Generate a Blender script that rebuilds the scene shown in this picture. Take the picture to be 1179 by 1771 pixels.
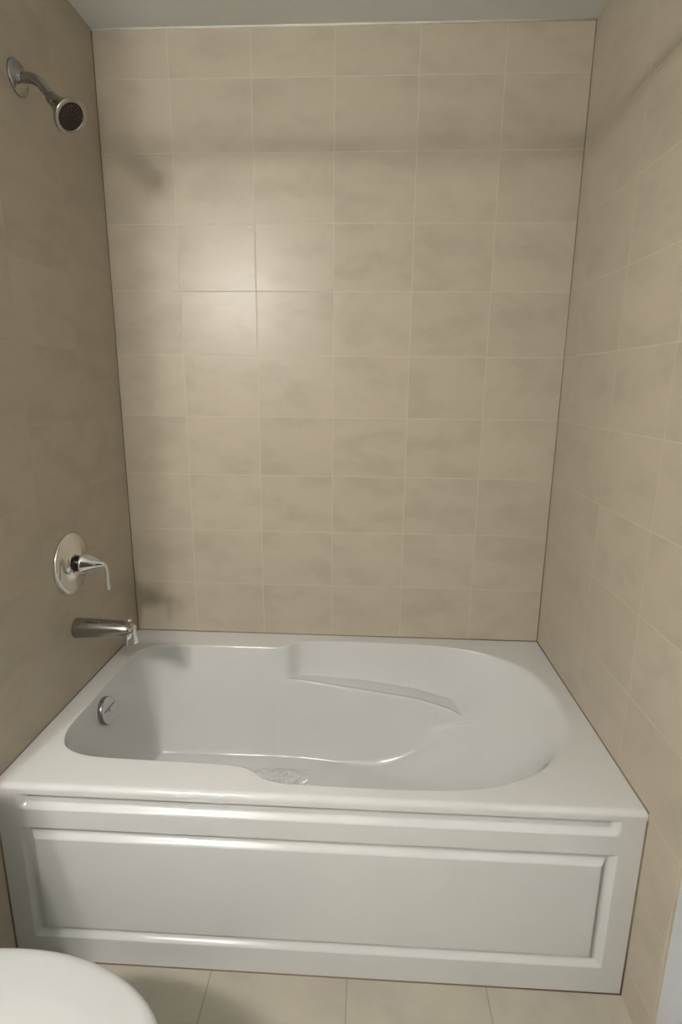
import bpy, bmesh, math
import numpy as np
from mathutils import Vector, Matrix

for o in list(bpy.data.objects):
    bpy.data.objects.remove(o)
S = bpy.context.scene
COL = S.collection

# ------------------------------------------------------------------ camera
FPX = 952.816
RT = Vector((0.99868765, 0.05038353, 0.00919119))
UP = Vector((-0.02026207, 0.22387294, 0.97440769))
FW = Vector((-0.04703644, 0.97331516, -0.22460002))
cam_d = bpy.data.cameras.new('camera')
cam = bpy.data.objects.new('camera', cam_d)
COL.objects.link(cam)
cam_d.sensor_fit = 'HORIZONTAL'
cam_d.sensor_width = 36.0
cam_d.lens = FPX / 1179.0 * 36.0
cam_d.clip_start = 0.02
M = Matrix((RT, UP, -FW)).transposed().to_4x4()
M.translation = Vector((0.8772227, -1.9416414, 1.4541935))
cam.matrix_world = M
S.camera = cam

# ------------------------------------------------------------------ world, exposure
w = bpy.data.worlds.new('world')
S.world = w
w.use_nodes = True
w.node_tree.nodes['Background'].inputs['Color'].default_value = (0.9, 0.95, 1.0, 1)
w.node_tree.nodes['Background'].inputs['Strength'].default_value = 0.05
S.view_settings.view_transform = 'Standard'
S.view_settings.look = 'None'
S.view_settings.gamma = 1.0
S.view_settings.use_curve_mapping = False
S.view_settings.exposure = 2.29
S.cycles.denoising_prefilter = 'NONE'            # keep the soft stone pattern of the tiles
LAMP_STRENGTH = 29.0          # frosted side of each shade
LAMP_DOWN = 112.0              # open underside of each shade
LAMP_COLOR = (1.0, 0.955, 0.90, 1)
LAMP_POS = [(-0.165, -2.25, 2.155), (0.015, -2.25, 2.155)]

# ------------------------------------------------------------------ dimensions (metres)
W, H, D, HC = 1.524, 0.5223, 0.8538, 2.5122      # alcove width, tub height, tub depth, ceiling
TW, TH = 0.2582, 0.20666                         # wall tile
TUX, TVZ = 0.2348, 1.9626                        # a vertical and a horizontal joint
YE = -1.005                                      # where the tiled side walls end


# ------------------------------------------------------------------ node helpers
def new_mat(name):
    m = bpy.data.materials.new(name)
    m.use_nodes = True
    nt = m.node_tree
    return m, nt, nt.nodes['Principled BSDF']


def simple(name, col, rough=0.5, metal=0.0, coat=0.0, spec=0.5):
    m, nt, b = new_mat(name)
    b.inputs['Base Color'].default_value = (*col, 1)
    b.inputs['Roughness'].default_value = rough
    b.inputs['Metallic'].default_value = metal
    b.inputs['Coat Weight'].default_value = coat
    b.inputs['Coat Roughness'].default_value = 0.03
    b.inputs['Specular IOR Level'].default_value = spec
    return m, nt, b


def math_n(nt, op, a, b=None, c=None):
    n = nt.nodes.new('ShaderNodeMath')
    n.operation = op
    for i, v in enumerate((a, b, c)):
        if v is None:
            continue
        if isinstance(v, (int, float)):
            n.inputs[i].default_value = v
        else:
            nt.links.new(v, n.inputs[i])
    return n.outputs[0]


def tile_mat(name, ua, va, tw, th, ou, ov, c_a, c_b, c_grout, rough=0.33, gw=0.0017, tilt=0.006, seed=0.0,
             v_var=0.05, gbump=0.25):
    m, nt, b = new_mat(name)
    L = nt.links
    tc = nt.nodes.new('ShaderNodeTexCoord')
    sp = nt.nodes.new('ShaderNodeSeparateXYZ')
    L.new(tc.outputs['Object'], sp.inputs[0])
    u = math_n(nt, 'DIVIDE', math_n(nt, 'SUBTRACT', sp.outputs[ua], ou), tw)
    v = math_n(nt, 'DIVIDE', math_n(nt, 'SUBTRACT', sp.outputs[va], ov), th)
    fu, fv = math_n(nt, 'FRACT', u), math_n(nt, 'FRACT', v)
    du = math_n(nt, 'MULTIPLY', math_n(nt, 'MINIMUM', fu, math_n(nt, 'SUBTRACT', 1.0, fu)), tw)
    dv = math_n(nt, 'MULTIPLY', math_n(nt, 'MINIMUM', fv, math_n(nt, 'SUBTRACT', 1.0, fv)), th)
    d = math_n(nt, 'MINIMUM', du, dv)
    mr = nt.nodes.new('ShaderNodeMapRange')
    mr.interpolation_type = 'SMOOTHSTEP'
    L.new(d, mr.inputs['Value'])
    mr.inputs['From Min'].default_value = gw * 0.6
    mr.inputs['From Max'].default_value = gw * 1.25
    tile = mr.outputs['Result']                       # 1 on tile, 0 in joint
    cid = nt.nodes.new('ShaderNodeCombineXYZ')
    L.new(math_n(nt, 'FLOOR', u), cid.inputs[0])
    L.new(math_n(nt, 'FLOOR', v), cid.inputs[1])
    cid.inputs[2].default_value = seed
    wn = nt.nodes.new('ShaderNodeTexWhiteNoise')
    wn.noise_dimensions = '3D'
    L.new(cid.outputs[0], wn.inputs['Vector'])
    # each tile shows its own piece of a soft, slightly banded stone pattern
    off = nt.nodes.new('ShaderNodeVectorMath'); off.operation = 'SCALE'
    L.new(wn.outputs['Color'], off.inputs[0]); off.inputs['Scale'].default_value = 7.0
    add = nt.nodes.new('ShaderNodeVectorMath'); add.operation = 'ADD'
    L.new(tc.outputs['Object'], add.inputs[0]); L.new(off.outputs[0], add.inputs[1])
    mp = nt.nodes.new('ShaderNodeMapping')
    mp.inputs['Scale'].default_value = (1.0, 1.0, 2.0)
    mp.inputs['Rotation'].default_value = (0.25, 0.35, 0.2)
    L.new(add.outputs[0], mp.inputs['Vector'])
    n1 = nt.nodes.new('ShaderNodeTexNoise')
    L.new(mp.outputs[0], n1.inputs['Vector'])
    n1.inputs['Scale'].default_value = 6.0
    n1.inputs['Detail'].default_value = 6.0
    n1.inputs['Roughness'].default_value = 0.55
    n1.inputs['Distortion'].default_value = 0.15
    r1 = nt.nodes.new('ShaderNodeMapRange')
    L.new(n1.outputs['Fac'], r1.inputs['Value'])
    r1.interpolation_type = 'SMOOTHERSTEP'
    r1.inputs['From Min'].default_value = 0.28
    r1.inputs['From Max'].default_value = 0.60
    mx = nt.nodes.new('ShaderNodeMix'); mx.data_type = 'RGBA'
    L.new(r1.outputs['Result'], mx.inputs['Factor'])
    mx.inputs['A'].default_value = (*c_b, 1)
    mx.inputs['B'].default_value = (*c_a, 1)
    n2 = nt.nodes.new('ShaderNodeTexNoise')
    L.new(tc.outputs['Object'], n2.inputs['Vector'])
    n2.inputs['Scale'].default_value = 160.0
    n2.inputs['Detail'].default_value = 3.0
    # brightness of the whole tile and a fine grain
    br = math_n(nt, 'ADD', math_n(nt, 'MULTIPLY', math_n(nt, 'SUBTRACT', wn.outputs['Value'], 0.5), v_var),
                math_n(nt, 'MULTIPLY', math_n(nt, 'SUBTRACT', n2.outputs['Fac'], 0.5), 0.10))
    br = math_n(nt, 'ADD', br, 1.0)
    sc = nt.nodes.new('ShaderNodeVectorMath'); sc.operation = 'SCALE'
    L.new(mx.outputs['Result'], sc.inputs[0]); L.new(br, sc.inputs['Scale'])
    mg = nt.nodes.new('ShaderNodeMix'); mg.data_type = 'RGBA'
    L.new(tile, mg.inputs['Factor'])
    mg.inputs['A'].default_value = (*c_grout, 1)
    L.new(sc.outputs[0], mg.inputs['B'])
    L.new(mg.outputs['Result'], b.inputs['Base Color'])
    rr = math_n(nt, 'ADD', math_n(nt, 'MULTIPLY', math_n(nt, 'SUBTRACT', 1.0, tile), 0.5),
                math_n(nt, 'ADD', rough, math_n(nt, 'MULTIPLY', math_n(nt, 'SUBTRACT', n1.outputs['Fac'], 0.5), 0.08)))
    L.new(rr, b.inputs['Roughness'])
    b.inputs['Specular IOR Level'].default_value = 0.36
    # slight tilt of every tile
    ge = nt.nodes.new('ShaderNodeNewGeometry')
    s1 = nt.nodes.new('ShaderNodeVectorMath'); s1.operation = 'SUBTRACT'
    L.new(wn.outputs['Color'], s1.inputs[0]); s1.inputs[1].default_value = (0.5, 0.5, 0.5)
    s2 = nt.nodes.new('ShaderNodeVectorMath'); s2.operation = 'SCALE'
    L.new(s1.outputs[0], s2.inputs[0]); s2.inputs['Scale'].default_value = tilt
    s3 = nt.nodes.new('ShaderNodeVectorMath'); s3.operation = 'ADD'
    L.new(ge.outputs['Normal'], s3.inputs[0]); L.new(s2.outputs[0], s3.inputs[1])
    s4 = nt.nodes.new('ShaderNodeVectorMath'); s4.operation = 'NORMALIZE'
    L.new(s3.outputs[0], s4.inputs[0])
    bp = nt.nodes.new('ShaderNodeBump')
    bp.inputs['Strength'].default_value = gbump
    bp.inputs['Distance'].default_value = 0.0012
    L.new(tile, bp.inputs['Height']); L.new(s4.outputs[0], bp.inputs['Normal'])
    L.new(bp.outputs[0], b.inputs['Normal'])
    return m


TA, TB, TG = (0.448, 0.394, 0.312), (0.402, 0.354, 0.281), (0.50, 0.444, 0.358)
M_back = tile_mat('beige_tile_back', 0, 2, TW, TH, TUX, TVZ, TA, TB, TG, seed=1.0)
M_side = tile_mat('beige_tile_side', 1, 2, 0.2889, TH, -0.117, TVZ, TA, TB, (0.545, 0.484, 0.393), seed=5.0)
M_left = tile_mat('beige_tile_left', 1, 2, 0.2889, TH, -0.262, TVZ, TA, TB, (0.47, 0.412, 0.33), seed=9.0)
M_floor = tile_mat('beige_floor_tile', 0, 1, 0.345, 0.345, 0.506, -1.19, (0.42, 0.39, 0.32), (0.37, 0.345, 0.283),
                   (0.27, 0.24, 0.185), rough=0.4, seed=3.0, gw=0.0014)


def paint_mat(name, col, rough, bump=0.03, scale=90):
    m, nt, b = simple(name, col, rough)
    n = nt.nodes.new('ShaderNodeTexNoise'); n.inputs['Scale'].default_value = scale
    tc = nt.nodes.new('ShaderNodeTexCoord')
    nt.links.new(tc.outputs['Object'], n.inputs['Vector'])
    bp = nt.nodes.new('ShaderNodeBump'); bp.inputs['Strength'].default_value = bump
    bp.inputs['Distance'].default_value = 0.002
    nt.links.new(n.outputs['Fac'], bp.inputs['Height'])
    nt.links.new(bp.outputs[0], b.inputs['Normal'])
    return m


M_ceil = paint_mat('ceiling_paint', (0.66, 0.68, 0.655), 0.9, 0.1, 140)
M_paint = paint_mat('wall_paint', (0.62, 0.62, 0.60), 0.7)
M_hall_shade = paint_mat('unlit_hall_shade', (0.17, 0.16, 0.15), 0.7)  # hall's dimness put into the wall colour, for less fill and darker reflections
M_white_trim = paint_mat('white_gloss_paint', (0.52, 0.545, 0.57), 0.4)
M_caulk = paint_mat('aged_caulk', (0.17, 0.125, 0.085), 0.7, 0.2, 300)
M_white_caulk = paint_mat('white_caulk', (0.66, 0.65, 0.60), 0.6)
M_chrome, _, _ = simple('chrome', (0.78, 0.78, 0.77), 0.07, 1.0)
M_chrome_dull, _nt, _b = simple('water_spotted_chrome', (0.40, 0.385, 0.36), 0.2, 1.0)
M_grey_disc = paint_mat('satin_nickel', (0.52, 0.53, 0.54), 0.35)
M_grey_disc.node_tree.nodes['Principled BSDF'].inputs['Metallic'].default_value = 0.6
M_dark, _, _ = simple('dark_rubber', (0.018, 0.010, 0.008), 0.6)
M_porc, _, _ = simple('white_porcelain', (0.70, 0.70, 0.68), 0.12, 0, 0.3)
M_lid, _, _ = simple('white_plastic', (0.475, 0.485, 0.48), 0.35)


def acrylic():
    m, nt, b = simple('white_acrylic', (0.595, 0.602, 0.595), 0.085, 0, 0.4)
    L = nt.links
    tc = nt.nodes.new('ShaderNodeTexCoord')
    sp = nt.nodes.new('ShaderNodeSeparateXYZ'); L.new(tc.outputs['Object'], sp.inputs[0])
    # pebbled anti-slip patch moulded into the tub floor

    def ramp(sock, a, c):
        r = nt.nodes.new('ShaderNodeMapRange'); r.interpolation_type = 'SMOOTHSTEP'
        L.new(sock, r.inputs['Value'])
        r.inputs['From Min'].default_value = a; r.inputs['From Max'].default_value = c
        return r.outputs['Result']
    mask = math_n(nt, 'MULTIPLY', ramp(sp.outputs[2], 0.150, 0.135),
                  math_n(nt, 'MULTIPLY', ramp(sp.outputs[0], 0.26, 0.30), ramp(sp.outputs[0], 0.74, 0.66)))
    mask = math_n(nt, 'MULTIPLY', mask, ramp(math_n(nt, 'ABSOLUTE', math_n(nt, 'ADD', sp.outputs[1], 0.432)), 0.19, 0.17))
    vo = nt.nodes.new('ShaderNodeTexVoronoi'); vo.feature = 'SMOOTH_F1'; vo.inputs['Scale'].default_value = 70
    L.new(tc.outputs['Object'], vo.inputs['Vector'])
    h = math_n(nt, 'MULTIPLY', mask, vo.outputs['Distance'])
    bp = nt.nodes.new('ShaderNodeBump'); bp.inputs['Strength'].default_value = 1.0
    bp.inputs['Distance'].default_value = 0.007
    L.new(h, bp.inputs['Height']); L.new(bp.outputs[0], b.inputs['Normal'])
    return m


M_acr = acrylic()


# ------------------------------------------------------------------ object helpers
def link(name, bm, mat, parent=None, smooth=True, auto=None):
    me = bpy.data.meshes.new(name)
    bmesh.ops.recalc_face_normals(bm, faces=bm.faces)
    bm.to_mesh(me); bm.free()
    if smooth:
        me.polygons.foreach_set('use_smooth', [True] * len(me.polygons))
        if auto:
            me.set_sharp_from_angle(angle=math.radians(auto))
    me.materials.append(mat)
    o = bpy.data.objects.new(name, me)
    COL.objects.link(o)
    if parent is not None:
        o.parent = parent
        o.matrix_parent_inverse = parent.matrix_world.inverted()
    return o


def thing(name, label, cat, loc=(0, 0, 0)):
    o = bpy.data.objects.new(name, None)
    COL.objects.link(o)
    o.location = loc
    o.matrix_world = Matrix.Translation(loc)
    o.empty_display_size = 0.05
    o['label'] = label; o['category'] = cat
    return o


def box(bm, x0, x1, y0, y1, z0, z1):
    g = bmesh.ops.create_cube(bm, size=1.0)
    for v in g['verts']:
        v.co = Vector((x0 + (v.co.x + .5) * (x1 - x0), y0 + (v.co.y + .5) * (y1 - y0), z0 + (v.co.z + .5) * (z1 - z0)))
    return g['verts']


def struct(name, bm, mat):
    o = link(name, bm, mat, smooth=False)
    o['kind'] = 'structure'
    return o


def frame(t):
    t = t.normalized()
    a = Vector((0, 0, 1)) if abs(t.z) < 0.9 else Vector((1, 0, 0))
    u = t.cross(a).normalized()
    return u, t.cross(u).normalized()


def lathe(bm, origin, axis, prof, n=64):
    """prof: list of (radius, height along axis)"""
    o = Vector(origin); t = Vector(axis).normalized(); u, v = frame(t)
    rings = []
    for r, h in prof:
        if r < 1e-6:
            rings.append([bm.verts.new(o + t * h)])
        else:
            rings.append([bm.verts.new(o + t * h + (u * math.cos(a) + v * math.sin(a)) * r)
                          for a in [2 * math.pi * k / n for k in range(n)]])
    for A, B in zip(rings, rings[1:]):
        for k in range(n):
            q = []
            for ring, idx in ((A, k), (A, k + 1), (B, k + 1), (B, k)):
                vv = ring[idx % len(ring)]
                if vv not in q:
                    q.append(vv)
            if len(q) > 2:
                bm.faces.new(q)
    for R_ in (rings[0], rings[-1]):
        if len(R_) > 2:
            bm.faces.new(R_)


def tube(bm, pts, radii, n=28, sub=8, squash=None):
    """smooth tube through pts with radii; squash scales the side axis"""
    P = np.array(pts, float); r = np.array(radii, float)
    k = len(P)
    def cr(A, t):
        i = min(int(t), k - 2); f = t - i
        p0, p1, p2, p3 = A[max(i - 1, 0)], A[i], A[i + 1], A[min(i + 2, k - 1)]
        return 0.5 * ((2 * p1) + (-p0 + p2) * f + (2 * p0 - 5 * p1 + 4 * p2 - p3) * f * f + (-p0 + 3 * p1 - 3 * p2 + p3) * f ** 3)
    ts = np.linspace(0, k - 1, (k - 1) * sub + 1)
    C = [Vector(cr(P, t)) for t in ts]
    rr = [float(np.interp(t, range(k), r)) for t in ts]
    T = [(C[min(i + 1, len(C) - 1)] - C[max(i - 1, 0)]).normalized() for i in range(len(C))]
    u, v = frame(T[0])
    rings = []
    for i, c in enumerate(C):
        u = (u - T[i] * u.dot(T[i])).normalized(); v = T[i].cross(u)
        s = squash(ts[i]) if squash else 1.0
        rings.append([bm.verts.new(c + (u * math.cos(a) * s + v * math.sin(a)) * rr[i])
                      for a in [2 * math.pi * q / n for q in range(n)]])
    for A, B in zip(rings, rings[1:]):
        for q in range(n):
            bm.faces.new((A[q], A[(q + 1) % n], B[(q + 1) % n], B[q]))
    bm.faces.new(rings[0]); bm.faces.new(rings[-1])


# ------------------------------------------------------------------ the room
YL = -2.37                                # short wall that carries the lamp
XL, XN, YB = -0.24, -0.75, -3.05          # wall behind the toilet, recess at the lamp, wall behind the camera
bm = bmesh.new(); box(bm, 0, W, 0, 0.12, 0, HC); struct('wall_back', bm, M_back)
bm = bmesh.new(); box(bm, -0.36, 0, YE, 0.12, 0, HC); struct('wall_left', bm, M_left)
bm = bmesh.new(); box(bm, W, W + 0.12, YE, 0.12, 0, HC); struct('wall_right', bm, M_side)
bm = bmesh.new(); box(bm, XL - 0.12, XL, -1.78, YE, 0, HC); struct('wall_left_behind_toilet', bm, M_paint)
bm = bmesh.new(); box(bm, XN - 0.12, XN, YB, -1.78, 0, HC); box(bm, XN, XL - 0.12, -1.78, -1.66, 0, HC)
struct('wall_left_recess', bm, M_paint)
bm = bmesh.new(); box(bm, W + 0.0, W + 0.12, YB, YE - 0.0005, 0, HC); struct('wall_right_painted', bm, M_paint)
bm = bmesh.new(); box(bm, XN - 0.12, W + 0.12, YB - 0.12, YB, 0, HC); struct('wall_front', bm, M_hall_shade)
bm = bmesh.new(); box(bm, XN, 0.36, YL - 0.12, YL, 0, HC); struct('wall_front_left', bm, M_paint)
bm = bmesh.new(); box(bm, XN - 0.12, W + 0.12, YB - 0.12, 0.12, -0.1, 0); struct('floor', bm, M_floor)
bm = bmesh.new(); box(bm, XN - 0.12, W + 0.12, YB - 0.12, 0.12, HC, HC + 0.1); struct('ceiling', bm, M_ceil)

# white board standing on the painted wall where the tile ends
bm = bmesh.new()
vs = box(bm, W - 0.012, W + 0.001, YE - 0.10, YE - 0.004, 0, HC)
bmesh.ops.bevel(bm, geom=[e for e in bm.edges], offset=0.002, segments=2, affect='EDGES')
struct('trim_1', bm, M_white_trim)


def caulk(name, a, b, r, mat):
    bm = bmesh.new(); tube(bm, [a, b], [r, r], 8, 1); o = link(name, bm, mat); o['kind'] = 'structure'


caulk('trim_2', (0, 0, H), (0, 0, HC), 0.0021, M_caulk)
caulk('trim_3', (W, 0, H), (W, 0, HC), 0.0021, M_caulk)
caulk('trim_4', (0, 0, H), (W, 0, H), 0.0024, M_caulk)
caulk('trim_5', (0, -D, H), (0, 0, H), 0.0026, M_caulk)
caulk('trim_6', (W, -D, H), (W, 0, H), 0.0026, M_caulk)
caulk('trim_7', (0, 0, HC), (W, 0, HC), 0.0045, M_white_caulk)
caulk('trim_8', (0, -D, 0), (W, -D, 0), 0.0022, M_caulk)
caulk('trim_9', (W, -D, 0.0), (W, -D, H - 0.02), 0.0030, M_caulk)
caulk('trim_10', (0, -D, 0.0), (0, -D, H - 0.02), 0.0030, M_caulk)

# ------------------------------------------------------------------ bathtub
tub = thing('bathtub', 'white acrylic alcove bathtub with panelled apron and moulded armrests', 'bathtub', (W / 2, -D / 2, 0))

O1_raw = [(.062, -.60), (.062, -.50), (.062, -.40), (.062, -.30), (.064, -.215), (.078, -.160), (.115, -.128), (.17, -.119), (.25, -.117),
          (.35, -.117), (.46, -.117), (.55, -.116), (.585, -.112), (.603, -.098), (.622, -.078), (.645, -.066), (.69, -.058), (.80, -.053), (.92, -.053),
          (1.03, -.056), (1.13, -.063), (1.22, -.080), (1.30, -.112), (1.37, -.166), (1.42, -.235), (1.449, -.320), (1.459, -.42),
          (1.452, -.51), (1.430, -.585), (1.392, -.650), (1.335, -.710), (1.26, -.760), (1.18, -.792), (1.09, -.807), (.98, -.812),
          (.86, -.811), (.76, -.810), (.69, -.808), (.655, -.801), (.630, -.788), (.610, -.772), (.590, -.759), (.56, -.751), (.50, -.748), (.40, -.746), (.30, -.744),
          (.20, -.740), (.145, -.730), (.100, -.705), (.073, -.660)]


def catmull_closed(P, m):
    P = np.array(P, float); k = len(P); out = []
    for i in range(k):
        p0, p1, p2, p3 = P[i - 1], P[i], P[(i + 1) % k], P[(i + 2) % k]
        for f in np.linspace(0, 1, m, endpoint=False):
            out.append(0.5 * ((2 * p1) + (-p0 + p2) * f + (2 * p0 - 5 * p1 + 4 * p2 - p3) * f * f + (-p0 + 3 * p1 - 3 * p2 + p3) * f ** 3))
    return np.array(out)


def resample(P, n):
    Q = np.vstack([P, P[:1]]); s = np.r_[0, np.cumsum(np.linalg.norm(np.diff(Q, axis=0), axis=1))]
    t = np.linspace(0, s[-1], n, endpoint=False)
    return np.stack([np.interp(t, s, Q[:, 0]), np.interp(t, s, Q[:, 1])], 1)


def smooth_closed(P, it):
    for _ in range(it):
        P = 0.25 * np.roll(P, 1, 0) + 0.5 * P + 0.25 * np.roll(P, -1, 0)
    return P


def sdist(P, poly):
    """signed distance, positive inside"""
    A = poly; B = np.roll(poly, -1, 0); out = np.full(len(P), 1e9); ins = np.zeros(len(P), bool)
    for a, b in zip(A, B):
        d = b - a; L2 = d @ d
        if L2 < 1e-16:
            continue
        t = np.clip(((P - a) @ d) / L2, 0, 1)
        out = np.minimum(out, np.hypot(*(P - a - t[:, None] * d).T))
        c = ((a[1] > P[:, 1]) != (b[1] > P[:, 1]))
        with np.errstate(divide='ignore', invalid='ignore'):
            xi = (b[0] - a[0]) * (P[:, 1] - a[1]) / (b[1] - a[1]) + a[0]
        ins ^= c & (P[:, 0] < xi)
    return np.where(ins, out, -out)


def smin(a, b, k):
    h = np.clip(0.5 + 0.5 * (b - a) / k, 0, 1)
    return b * (1 - h) + a * h - k * h * (1 - h)


def smax(a, b, k):
    return -smin(-a, -b, k)


def sstep(a, b, x):
    t = np.clip((x - a) / (b - a), 0, 1)
    return t * t * (3 - 2 * t)


YC = -0.432
NR = 720
O1 = smooth_closed(resample(catmull_closed(O1_raw, 12), NR), 6)
E_raw = [(-.3, -.1342), (.585, -.1342), (.66, -.1370), (.75, -.147), (.90, -.165), (1.00, -.169), (1.07, -.172), (1.13, -.178), (1.18, -.190), (1.24, -.218),
         (1.29, -.25), (1.34, -.28), (1.6, -.30)]
O2 = np.array(E_raw + [(x, 2 * YC - y) for x, y in E_raw[::-1]])
FLOOR = 0.122
right = O1[O1[:, 0] > 0.95]
right = right[np.argsort(right[:, 1])]


def well(P):
    x, y = P[:, 0], P[:, 1]
    d1 = sdist(P, O1); d2 = sdist(P, O2)
    A = H - 6.5 * d1 - 0.25 * sstep(1.08, 1.42, x)
    sh = np.interp(x, [.6, .75, .9, 1.07, 1.15, 1.2, 1.24, 1.35, 1.5], [.410, .398, .388, .367, .349, .338, .325, .27, .2])
    on = sstep(.555, .572, x)
    Sf = -0.5 + on * (sh + 0.5)
    # the armrest dips a little behind its front edge
    Sf = Sf - 0.006 * on * sstep(0.0, -0.03, d2)
    B = sh - 6.5 * d2 + (1 - sstep(.25, .48, x)) * 6.0
    inner = smin(smax(A, Sf, .035), B, .010)
    inner = smax(inner, np.full_like(x, FLOOR), .075)
    xr = np.interp(y, right[:, 1], right[:, 0])
    sl = 1.12 + 5.0 * (np.abs(y - YC) / 0.385) ** 8
    back = H - sl * (xr - x)
    z = smax(inner, back, .025 + .20 * sstep(0, .025, d2) * (1 - .55 * sstep(.05, .12, d2)) * (1 - sstep(1.24, 1.36, x)))
    z = smin(z, np.full_like(x, H), .013 + .011 * sstep(1.0, 1.42, x))
    return z


fr = np.r_[np.linspace(0, .06, 22, endpoint=False), np.linspace(.06, .40, 70, endpoint=False), np.linspace(.40, 1.0, 24)]
cen = np.stack([np.clip(O1[:, 0], .42, 1.05), np.full(NR, YC)], 1)
rings = [O1 + (cen - O1) * f for f in fr]
# deck: out from the rim to the rectangle of the tub
X0, X1, Y0, Y1 = 0.0015, W - 0.0015, -D + 0.014, -0.0015
dirv = O1 - cen
with np.errstate(divide='ignore', invalid='ignore'):
    tx = np.where(dirv[:, 0] > 1e-9, (X1 - cen[:, 0]) / dirv[:, 0], np.where(dirv[:, 0] < -1e-9, (X0 - cen[:, 0]) / dirv[:, 0], 1e9))
    ty = np.where(dirv[:, 1] > 1e-9, (Y1 - YC) / dirv[:, 1], np.where(dirv[:, 1] < -1e-9, (Y0 - YC) / dirv[:, 1], 1e9))
OUT = cen + dirv * np.minimum(tx, ty)[:, None]
for cx_, cy_ in ((X0, Y0), (X0, Y1), (X1, Y0), (X1, Y1)):
    OUT[np.argmin(np.hypot(OUT[:, 0] - cx_, OUT[:, 1] - cy_))] = (cx_, cy_)
dist_o = np.hypot(*(OUT - O1).T)[:, None]
deck_t = [.0012, .0025, .004, .006, .009, .013, .018, .024, .032, None]
rings = [OUT if t is None else O1 + (OUT - O1) * np.minimum(t / dist_o, .85) for t in deck_t[::-1]] + rings
allP = np.vstack(rings)
Z = well(allP)
nd = len(deck_t)
Z[:NR] = H
bm = bmesh.new()
V = [bm.verts.new((allP[i, 0], allP[i, 1], Z[i])) for i in range(len(allP))]
for r in range(len(rings) - 1):
    for k in range(NR):
        a, b_ = r * NR + k, r * NR + (k + 1) % NR
        bm.faces.new((V[a], V[b_], V[b_ + NR], V[a + NR]))
bmesh.ops.remove_doubles(bm, verts=bm.verts, dist=0.00002)
bmesh.ops.dissolve_degenerate(bm, dist=0.00001, edges=bm.edges)
basin = link('basin', bm, M_acr, tub)
# make sure the shell's upper side faces the room
me = basin.data
up = sum(p.normal.z * p.area for p in me.polygons)
if up < 0:
    me.flip_normals()


# apron: flat front with a routed frame and a long groove under the lip
def groove(t, wid, dep):
    """t: distance in from the groove's upper/outer edge, 0..wid"""
    a = sstep(0.0, .0022, t) * (1 - sstep(wid - .0155, wid, t))
    return dep * a + .0045 * sstep(.0004, .0014, t) * (1 - sstep(.0022, .0034, t))


def span(segs):
    out = []
    for a, b_, n in segs:
        out += list(np.linspace(a, b_, n, endpoint=False))
    return out


xs = np.array(span([(X0, .045, 8), (.045, .10, 46), (.10, 1.41, 60), (1.41, 1.48, 54), (1.48, X1, 8)]) + [X1])
zs = np.array(span([(0.0, .065, 10), (.065, .128, 64), (.128, .362, 24), (.362, .412, 56), (.412, .446, 10), (.446, .503, 60)]) + [.503, .509])
XX, ZZ = np.meshgrid(xs, zs, indexing='ij')
ox0, ox1, oz0, oz1, gw = .053, 1.470, .076, .4055, .034


def vgroove_mask():
    # upper edge sharp, lower edge a rounded slope facing up; the same section runs down the sides
    dl, dr, db, dt = XX - ox0, ox1 - XX, ZZ - oz0, oz1 - ZZ
    t = np.minimum(np.minimum(dl, dr), np.minimum(db, dt))
    which = np.argmin(np.stack([dl, dr, db, dt]), axis=0)
    sharp_out = groove(t, gw, .0128)                 # top rail: sharp step first, slope after
    sharp_in = groove(gw - t, gw, .0128)             # bottom rail: slope outside, sharp step at the panel
    g = np.where(which == 3, sharp_out, sharp_in)
    return np.where((t > 0) & (t < gw), g, 0.0)


dep = vgroove_mask()
g1 = groove(.4975 - ZZ, .042, .0128)
g1 = np.where((ZZ < .4975) & (ZZ > .4555), g1, 0) * sstep(.052, .075, XX) * (1 - sstep(1.445, 1.47, XX))
dep = dep + g1
bm = bmesh.new()
grid = [[bm.verts.new((XX[i, j], -D + dep[i, j], ZZ[i, j])) for j in range(len(zs))] for i in range(len(xs))]
for i in range(len(xs)):                              # rounded lip up to the deck
    for a in np.linspace(0, math.pi / 2, 9)[1:]:
        grid[i].append(bm.verts.new((xs[i], -D + .014 * (1 - math.cos(a)), .509 + (H - .509) * math.sin(a))))
for i in range(len(xs) - 1):
    for j in range(len(grid[0]) - 1):
        bm.faces.new((grid[i][j], grid[i + 1][j], grid[i + 1][j + 1], grid[i][j + 1]))
apron = link('apron', bm, M_acr, tub, auto=38)
if sum(p.normal.y * p.area for p in apron.data.polygons) > 0:
    apron.data.flip_normals()

# overflow plate on the end wall of the basin
ax = Vector((1, 0, 0.16)).normalized()
oc = Vector((0.0745, -0.449, 0.460))
bm = bmesh.new()
lathe(bm, oc, ax, [(.041, -.006), (.0420, .002), (.0425, .011), (.0415, .0150), (.039, .0168), (.034, .0170), (0, .0170)])
ovf = link('overflow_plate', bm, M_grey_disc, tub, auto=40)
ovf['label'] = 'round chrome overflow plate'
u_, v_ = frame(ax)
bm = bmesh.new()
lathe(bm, oc + ax * .0168, ax, [(.0045, 0), (.0045, .001), (0, .001)], 20)
link('screw', bm, M_chrome_dull, ovf)
bm = bmesh.new()
lathe(bm, oc, ax, [(.0430, .0005), (.0434, .003), (.0432, .0120), (.0418, .0155)], 64)
link('rim', bm, M_chrome_dull, ovf)
bm = bmesh.new()
sl_dir = (Vector((0, -1, 0.03)) - ax * Vector((0, -1, 0.03)).dot(ax)).normalized()
sl_nrm = ax.cross(sl_dir)
base_ = oc + ax * .0172 + Vector((-.0013, .002, .008))
tube(bm, [base_ - sl_dir * .034, base_ + sl_dir * .031], [.0012, .0012], 8, 1)
link('slot', bm, M_dark, ovf)

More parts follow.
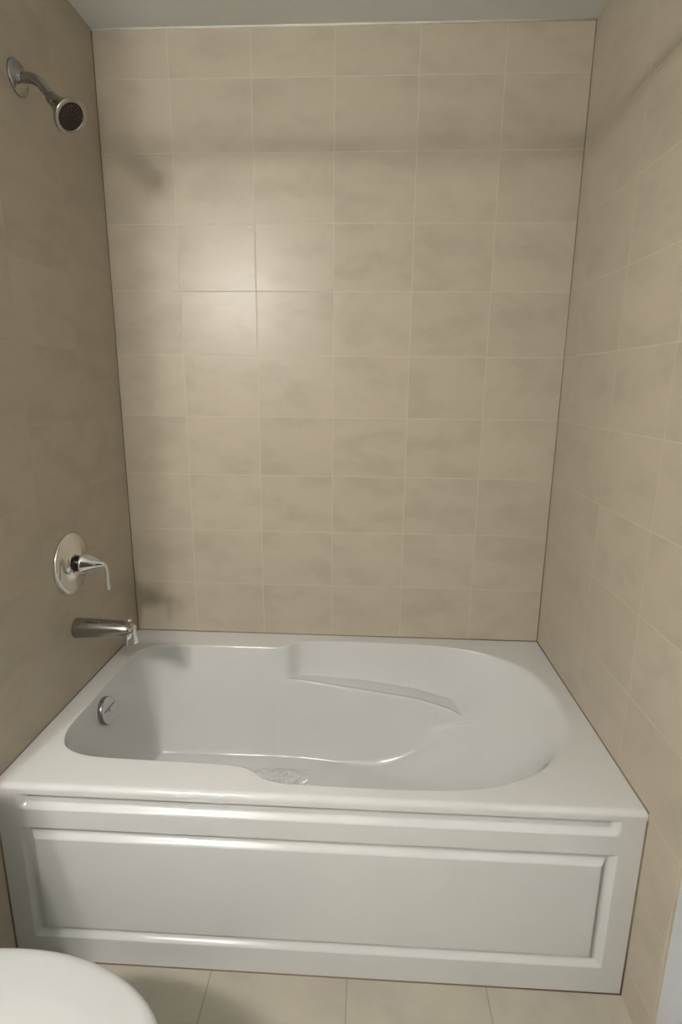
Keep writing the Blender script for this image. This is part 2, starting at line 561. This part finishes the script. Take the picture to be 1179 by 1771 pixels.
# drain in the tub floor (behind the front rim, seen from a step to the side)
bm = bmesh.new()
lathe(bm, (0.235, YC, FLOOR + .018), (0, 0, 1), [(.036, -.03), (.036, 0), (.034, .002), (.026, .001), (.024, -.004), (0, -.005)])
link('drain', bm, M_chrome, tub, auto=40)

# ------------------------------------------------------------------ shower head
sh = thing('wall_shower', 'chrome fixed shower head on a bent arm, high on the left wall', 'shower head', (0, -.43, 2.178))
bm = bmesh.new()
lathe(bm, (0.0, -.43, 2.180), (1, 0, 0), [(.0395, 0), (.0395, .003), (.037, .006), (.030, .0085), (.022, .012), (.019, .017), (.0165, .018), (.0130, .018)])
link('flange', bm, M_chrome_dull, sh)
n_h = Vector((.72, -.24, -.65)).normalized()
fc = Vector((.140, -.456, 2.083))
nb = fc - n_h * .072
bm = bmesh.new()
tube(bm, [(0, -.43, 2.180), (.020, -.430, 2.180), (.038, -.430, 2.178), (.056, -.432, 2.168), (.072, -.435, 2.151), tuple(nb + n_h * .004)],
     [.0122] * 6)
link('arm', bm, M_chrome_dull, sh)
bm = bmesh.new()
lathe(bm, nb, n_h, [(.0126, -.006), (.0150, -.004), (.0155, 0), (.0158, .012), (.0185, .022), (.0235, .035), (.030, .049), (.0370, .060), (.0415, .065),
                    (.0430, .069), (.0420, .073), (.039, .0740), (.0335, .0732), (.032, .0710)])
head = link('head', bm, M_chrome_dull, sh)
bm = bmesh.new()
lathe(bm, fc, n_h, [(.0325, -.006), (.0325, -.0005), (.031, .0006), (0, .0012)])
face = link('spray_face', bm, M_dark, head)
face['label'] = 'dark round spray face with nozzles'
bm = bmesh.new()
hu, hv = frame(n_h)
for ring_r, cnt in ((.008, 6), (.016, 12), (.0215, 18), (.027, 24)):
    for k in range(cnt):
        a = 2 * math.pi * k / cnt
        lathe(bm, fc + (hu * math.cos(a) + hv * math.sin(a)) * ring_r, n_h, [(.0013, 0), (.0011, .0022), (0, .0024)], 8)
M_nozzle, _, _ = simple('brown_nozzle', (.06, .03, .022), .5)
link('nozzles', bm, M_nozzle, head)

# ------------------------------------------------------------------ valve with lever handle
vz, vy = .930, -.422
va = thing('shower_valve', 'round chrome tub valve with a curled lever, on the left wall above the spout', 'valve', (0, vy, vz))
bm = bmesh.new()
lathe(bm, (0, vy, vz), (1, 0, 0), [(.0915, 0), (.0925, .004), (.0910, .0075), (.086, .0095), (.070, .0115), (.052, .0145), (.043, .0185),
                                   (.036, .022), (.030, .023), (.022, .023)], 96)
link('escutcheon', bm, M_chrome, va)
bm = bmesh.new()
lathe(bm, (0, vy, vz), (1, 0, 0), [(.0245, .018), (.0245, .031), (.0235, .032), (.0235, .0335), (.0245, .0345), (.0245, .042), (.02, .042)], 64)
M_collar, _, _ = simple('collar_dark_reflection', (0.035, 0.03, 0.028), 0.12, 0.7)  # dark reflections of the chrome collar put into its colour
link('collar', bm, M_collar, va, auto=40)['label'] = 'collar with dark reflections in its colour'
bm = bmesh.new()
lathe(bm, (0, vy, vz), (1, 0, 0), [(.030, .040), (.0345, .0405), (.0355, .0425), (.0345, .046), (.030, .056), (.0235, .069), (.0170, .081),
                                   (.0120, .090), (.0095, .096), (.0085, .101), (.006, .105), (0, .1065)], 64)
hd = link('handle', bm, M_chrome, va)
bm = bmesh.new()
tube(bm, [(.088, vy, vz - .001), (.097, vy, vz - .001), (.105, vy, vz - .008), (.1085, vy, vz - .026), (.108, vy - .001, vz - .050), (.110, vy - .003, vz - .070), (.1115, vy - .004, vz - .079)],
     [.0075, .0075, .0068, .0062, .0066, .0072, .003], 24, 8)
link('lever', bm, M_chrome, hd)

# ------------------------------------------------------------------ tub spout
sy = -.425
spo = thing('tub_spout', 'chrome tub spout with a diverter knob, on the left wall just above the tub', 'spout', (0, sy, .724))
bm = bmesh.new()
secs = [(0.0, .725, .0305, .0305), (.004, .725, .0310, .0310), (.03, .7255, .0300, .0298), (.07, .7265, .0285, .0275), (.11, .727, .0270, .0250),
        (.138, .7270, .0260, .0235), (.152, .7265, .0250, .0225), (.164, .726, .0235, .0200), (.173, .7255, .0205, .0165), (.180, .725, .0140, .0105), (.183, .725, .004, .003)]
rg = []
for x_, zc, ry_, rz_ in secs:
    rg.append([bm.verts.new((x_, sy + ry_ * math.cos(a), zc + rz_ * math.sin(a))) for a in [2 * math.pi * k / 40 for k in range(40)]])
for A, B in zip(rg, rg[1:]):
    for k in range(40):
        bm.faces.new((A[k], A[(k + 1) % 40], B[(k + 1) % 40], B[k]))
bm.faces.new(rg[0]); bm.faces.new(rg[-1])
body = link('spout_body', bm, M_chrome_dull, spo)
bm = bmesh.new()
lathe(bm, (.163, sy, .732), (.06, 0, -1), [(.012, -.006), (.0195, -.002), (.0205, .006), (.0205, .050), (.0195, .0525), (.0165, .0525), (.0160, .040), (0, .040)], 48)
link('nozzle', bm, M_chrome, spo, auto=50)
bm = bmesh.new()
lathe(bm, (.166, sy, .742), (0, 0, 1), [(.0035, 0), (.0035, .007), (.0070, .009), (.0078, .012), (.0070, .016), (.004, .018), (0, .0185)], 32)
link('diverter_knob', bm, M_chrome, spo)
bm = bmesh.new()
tube(bm, [(.038, sy - .0150, .7515), (.056, sy - .0155, .7515), (.074, sy - .015, .7508)], [.0008, .0026, .0006], 12, 6)
link('dark_mark', bm, M_dark, spo)  # thin dark mark on top of the spout

# ------------------------------------------------------------------ shower curtain rod (just above the frame; its shadow bands the walls)
rod = thing('shower_curtain_rod', 'chrome curtain rod spanning the alcove above the front of the tub', 'curtain rod', (W / 2, -.845, 2.168))
RZ = 2.168
bm = bmesh.new(); tube(bm, [(0.004, -.845, RZ), (W - .004, -.845, RZ)], [.0135, .0135], 32, 1); link('rod', bm, M_chrome, rod)
for s_, x_ in ((1, 0.0), (-1, W)):
    bm = bmesh.new()
    lathe(bm, (x_, -.845, RZ), (s_, 0, 0), [(.033, 0), (.033, .004), (.028, .012), (.0175, .017), (.0175, .026), (.0135, .026)], 40)
    link('flange', bm, M_chrome, rod)

# ------------------------------------------------------------------ toilet against the left side, lid closed
ty_ = -1.345
tl = thing('toilet', 'white toilet with its lid closed, beside the left end of the tub', 'toilet', (.15, ty_, 0))


def egg(xb, xf, b, xc, n=72, pw=2.0):
    out = []
    for k in range(n):
        a = 2 * math.pi * k / n
        c, s = math.cos(a), math.sin(a)
        if c >= 0:
            x = xc + (xf - xc) * c; y = b * s
        else:
            e = 2.0 / 3.2
            x = xc + (xc - xb) * -abs(c) ** e; y = b * math.copysign(abs(s) ** e, s)
        out.append((x, y))
    return out


def loft(name, secs, mat, parent, cap=True, dome=0.0):
    bm = bmesh.new(); rg = []
    for (xb, xf, b, xc, z) in secs:
        rg.append([bm.verts.new((x, ty_ + y, z)) for x, y in egg(xb, xf, b, xc)])
    n = len(rg[0])
    for A, B in zip(rg, rg[1:]):
        for k in range(n):
            bm.faces.new((A[k], A[(k + 1) % n], B[(k + 1) % n], B[k]))
    if cap:
        bm.faces.new(rg[0]); bm.faces.new(rg[-1])
    return link(name, bm, mat, parent, auto=50)


loft('bowl', [(-.10, .36, .105, .10, 0), (-.10, .355, .10, .10, .03), (-.10, .33, .09, .10, .12), (-.09, .36, .10, .15, .20), (-.05, .45, .135, .22, .29),
              (.00, .525, .165, .26, .355), (.01, .555, .176, .27, .385), (.01, .560, .178, .27, .398), (.015, .553, .172, .27, .402)], M_porc, tl)
loft('seat', [(.130, .566, .176, .27, .4035), (.127, .572, .180, .27, .407), (.127, .572, .180, .27, .417), (.131, .567, .176, .27, .421)], M_lid, tl)
lid = loft('lid', [(.130, .570, .178, .27, .4225), (.127, .579, .184, .27, .4255), (.125, .582, .186, .27, .430), (.127, .579, .184, .27, .4350), (.132, .573, .179, .27, .4385), (.140, .562, .170, .27, .4402),
                   (.160, .531, .143, .27, .4412), (.167, .521, .134, .27, .4422), (.178, .505, .120, .27, .4437), (.19, .49, .108, .27, .4445), (.23, .36, .04, .27, .4450), (.26, .29, .01, .27, .4450)], M_lid, tl)
bm = bmesh.new()
vs = box(bm, XL + .003, .05, ty_ - .205, ty_ + .205, .395, .775)
for v in vs:
    if v.co.z < .5:
        v.co.y = ty_ + (v.co.y - ty_) * .90
        if v.co.x > -.1:
            v.co.x = .13
bmesh.ops.bevel(bm, geom=[e for e in bm.edges], offset=.022, segments=5, affect='EDGES')
link('tank', bm, M_porc, tl)
bm = bmesh.new()
box(bm, XL + .002, .060, ty_ - .218, ty_ + .218, .776, .816)
bmesh.ops.bevel(bm, geom=[e for e in bm.edges], offset=.012, segments=4, affect='EDGES')
link('tank_lid', bm, M_porc, tl)
bm = bmesh.new()
lathe(bm, (.062, ty_ + .14, .70), (1, 0, 0), [(.013, 0), (.013, .008), (.009, .012), (0, .013)], 28)
tube(bm, [(.074, ty_ + .14, .70), (.080, ty_ + .11, .697), (.082, ty_ + .07, .692)], [.006, .006, .007], 14, 6)
link('flush_lever', bm, M_chrome, tl)
for s_ in (-1, 1):
    bm = bmesh.new(); lathe(bm, (.118, ty_ + s_ * .07, .404), (0, 0, 1), [(.010, 0), (.010, .028), (.008, .032), (0, .033)], 24)
    link('hinge', bm, M_lid, tl)

# ------------------------------------------------------------------ two-lamp vanity light behind the camera, the room's only lamp
vl = thing('vanity_light', 'two-shade wall light on the wall facing the tub', 'wall light', (-.075, YL, 2.15))
bm = bmesh.new()
box(bm, -.245, .095, YL + .001, YL + .025, 2.21, 2.30)
bmesh.ops.bevel(bm, geom=[e for e in bm.edges], offset=.006, segments=3, affect='EDGES')
link('back_plate', bm, M_chrome, vl)
M_lamp = bpy.data.materials.new('lit_frosted_glass'); M_lamp.use_nodes = True
b = M_lamp.node_tree.nodes['Principled BSDF']
b.inputs['Base Color'].default_value = (.9, .9, .88, 1)
b.inputs['Emission Color'].default_value = LAMP_COLOR
b.inputs['Emission Strength'].default_value = LAMP_STRENGTH
M_down = M_lamp.copy(); M_down.name = 'lit_diffuser'
M_down.node_tree.nodes['Principled BSDF'].inputs['Emission Strength'].default_value = LAMP_DOWN
for p in LAMP_POS:
    bm = bmesh.new()
    lathe(bm, (p[0], p[1], p[2] - .065), (0, 0, 1), [(.050, .004), (.056, .006), (.058, .02), (.060, .05), (.058, .095), (.050, .118), (.034, .128), (0, .130)], 40)
    link('lamp_shade', bm, M_lamp, vl)
    bm = bmesh.new()
    lathe(bm, (p[0], p[1], p[2] - .065), (0, 0, 1), [(0, 0), (.048, 0), (.050, .003)], 40)
    link('lamp_diffuser', bm, M_down, vl)
    bm = bmesh.new()
    tube(bm, [(p[0], YL + .02, 2.255), (p[0], YL + .06, 2.264), (p[0], p[1] - .02, 2.262), (p[0], p[1], 2.245), (p[0], p[1], 2.218)], [.008] * 5, 14, 6)
    link('lamp_arm', bm, M_chrome, vl)
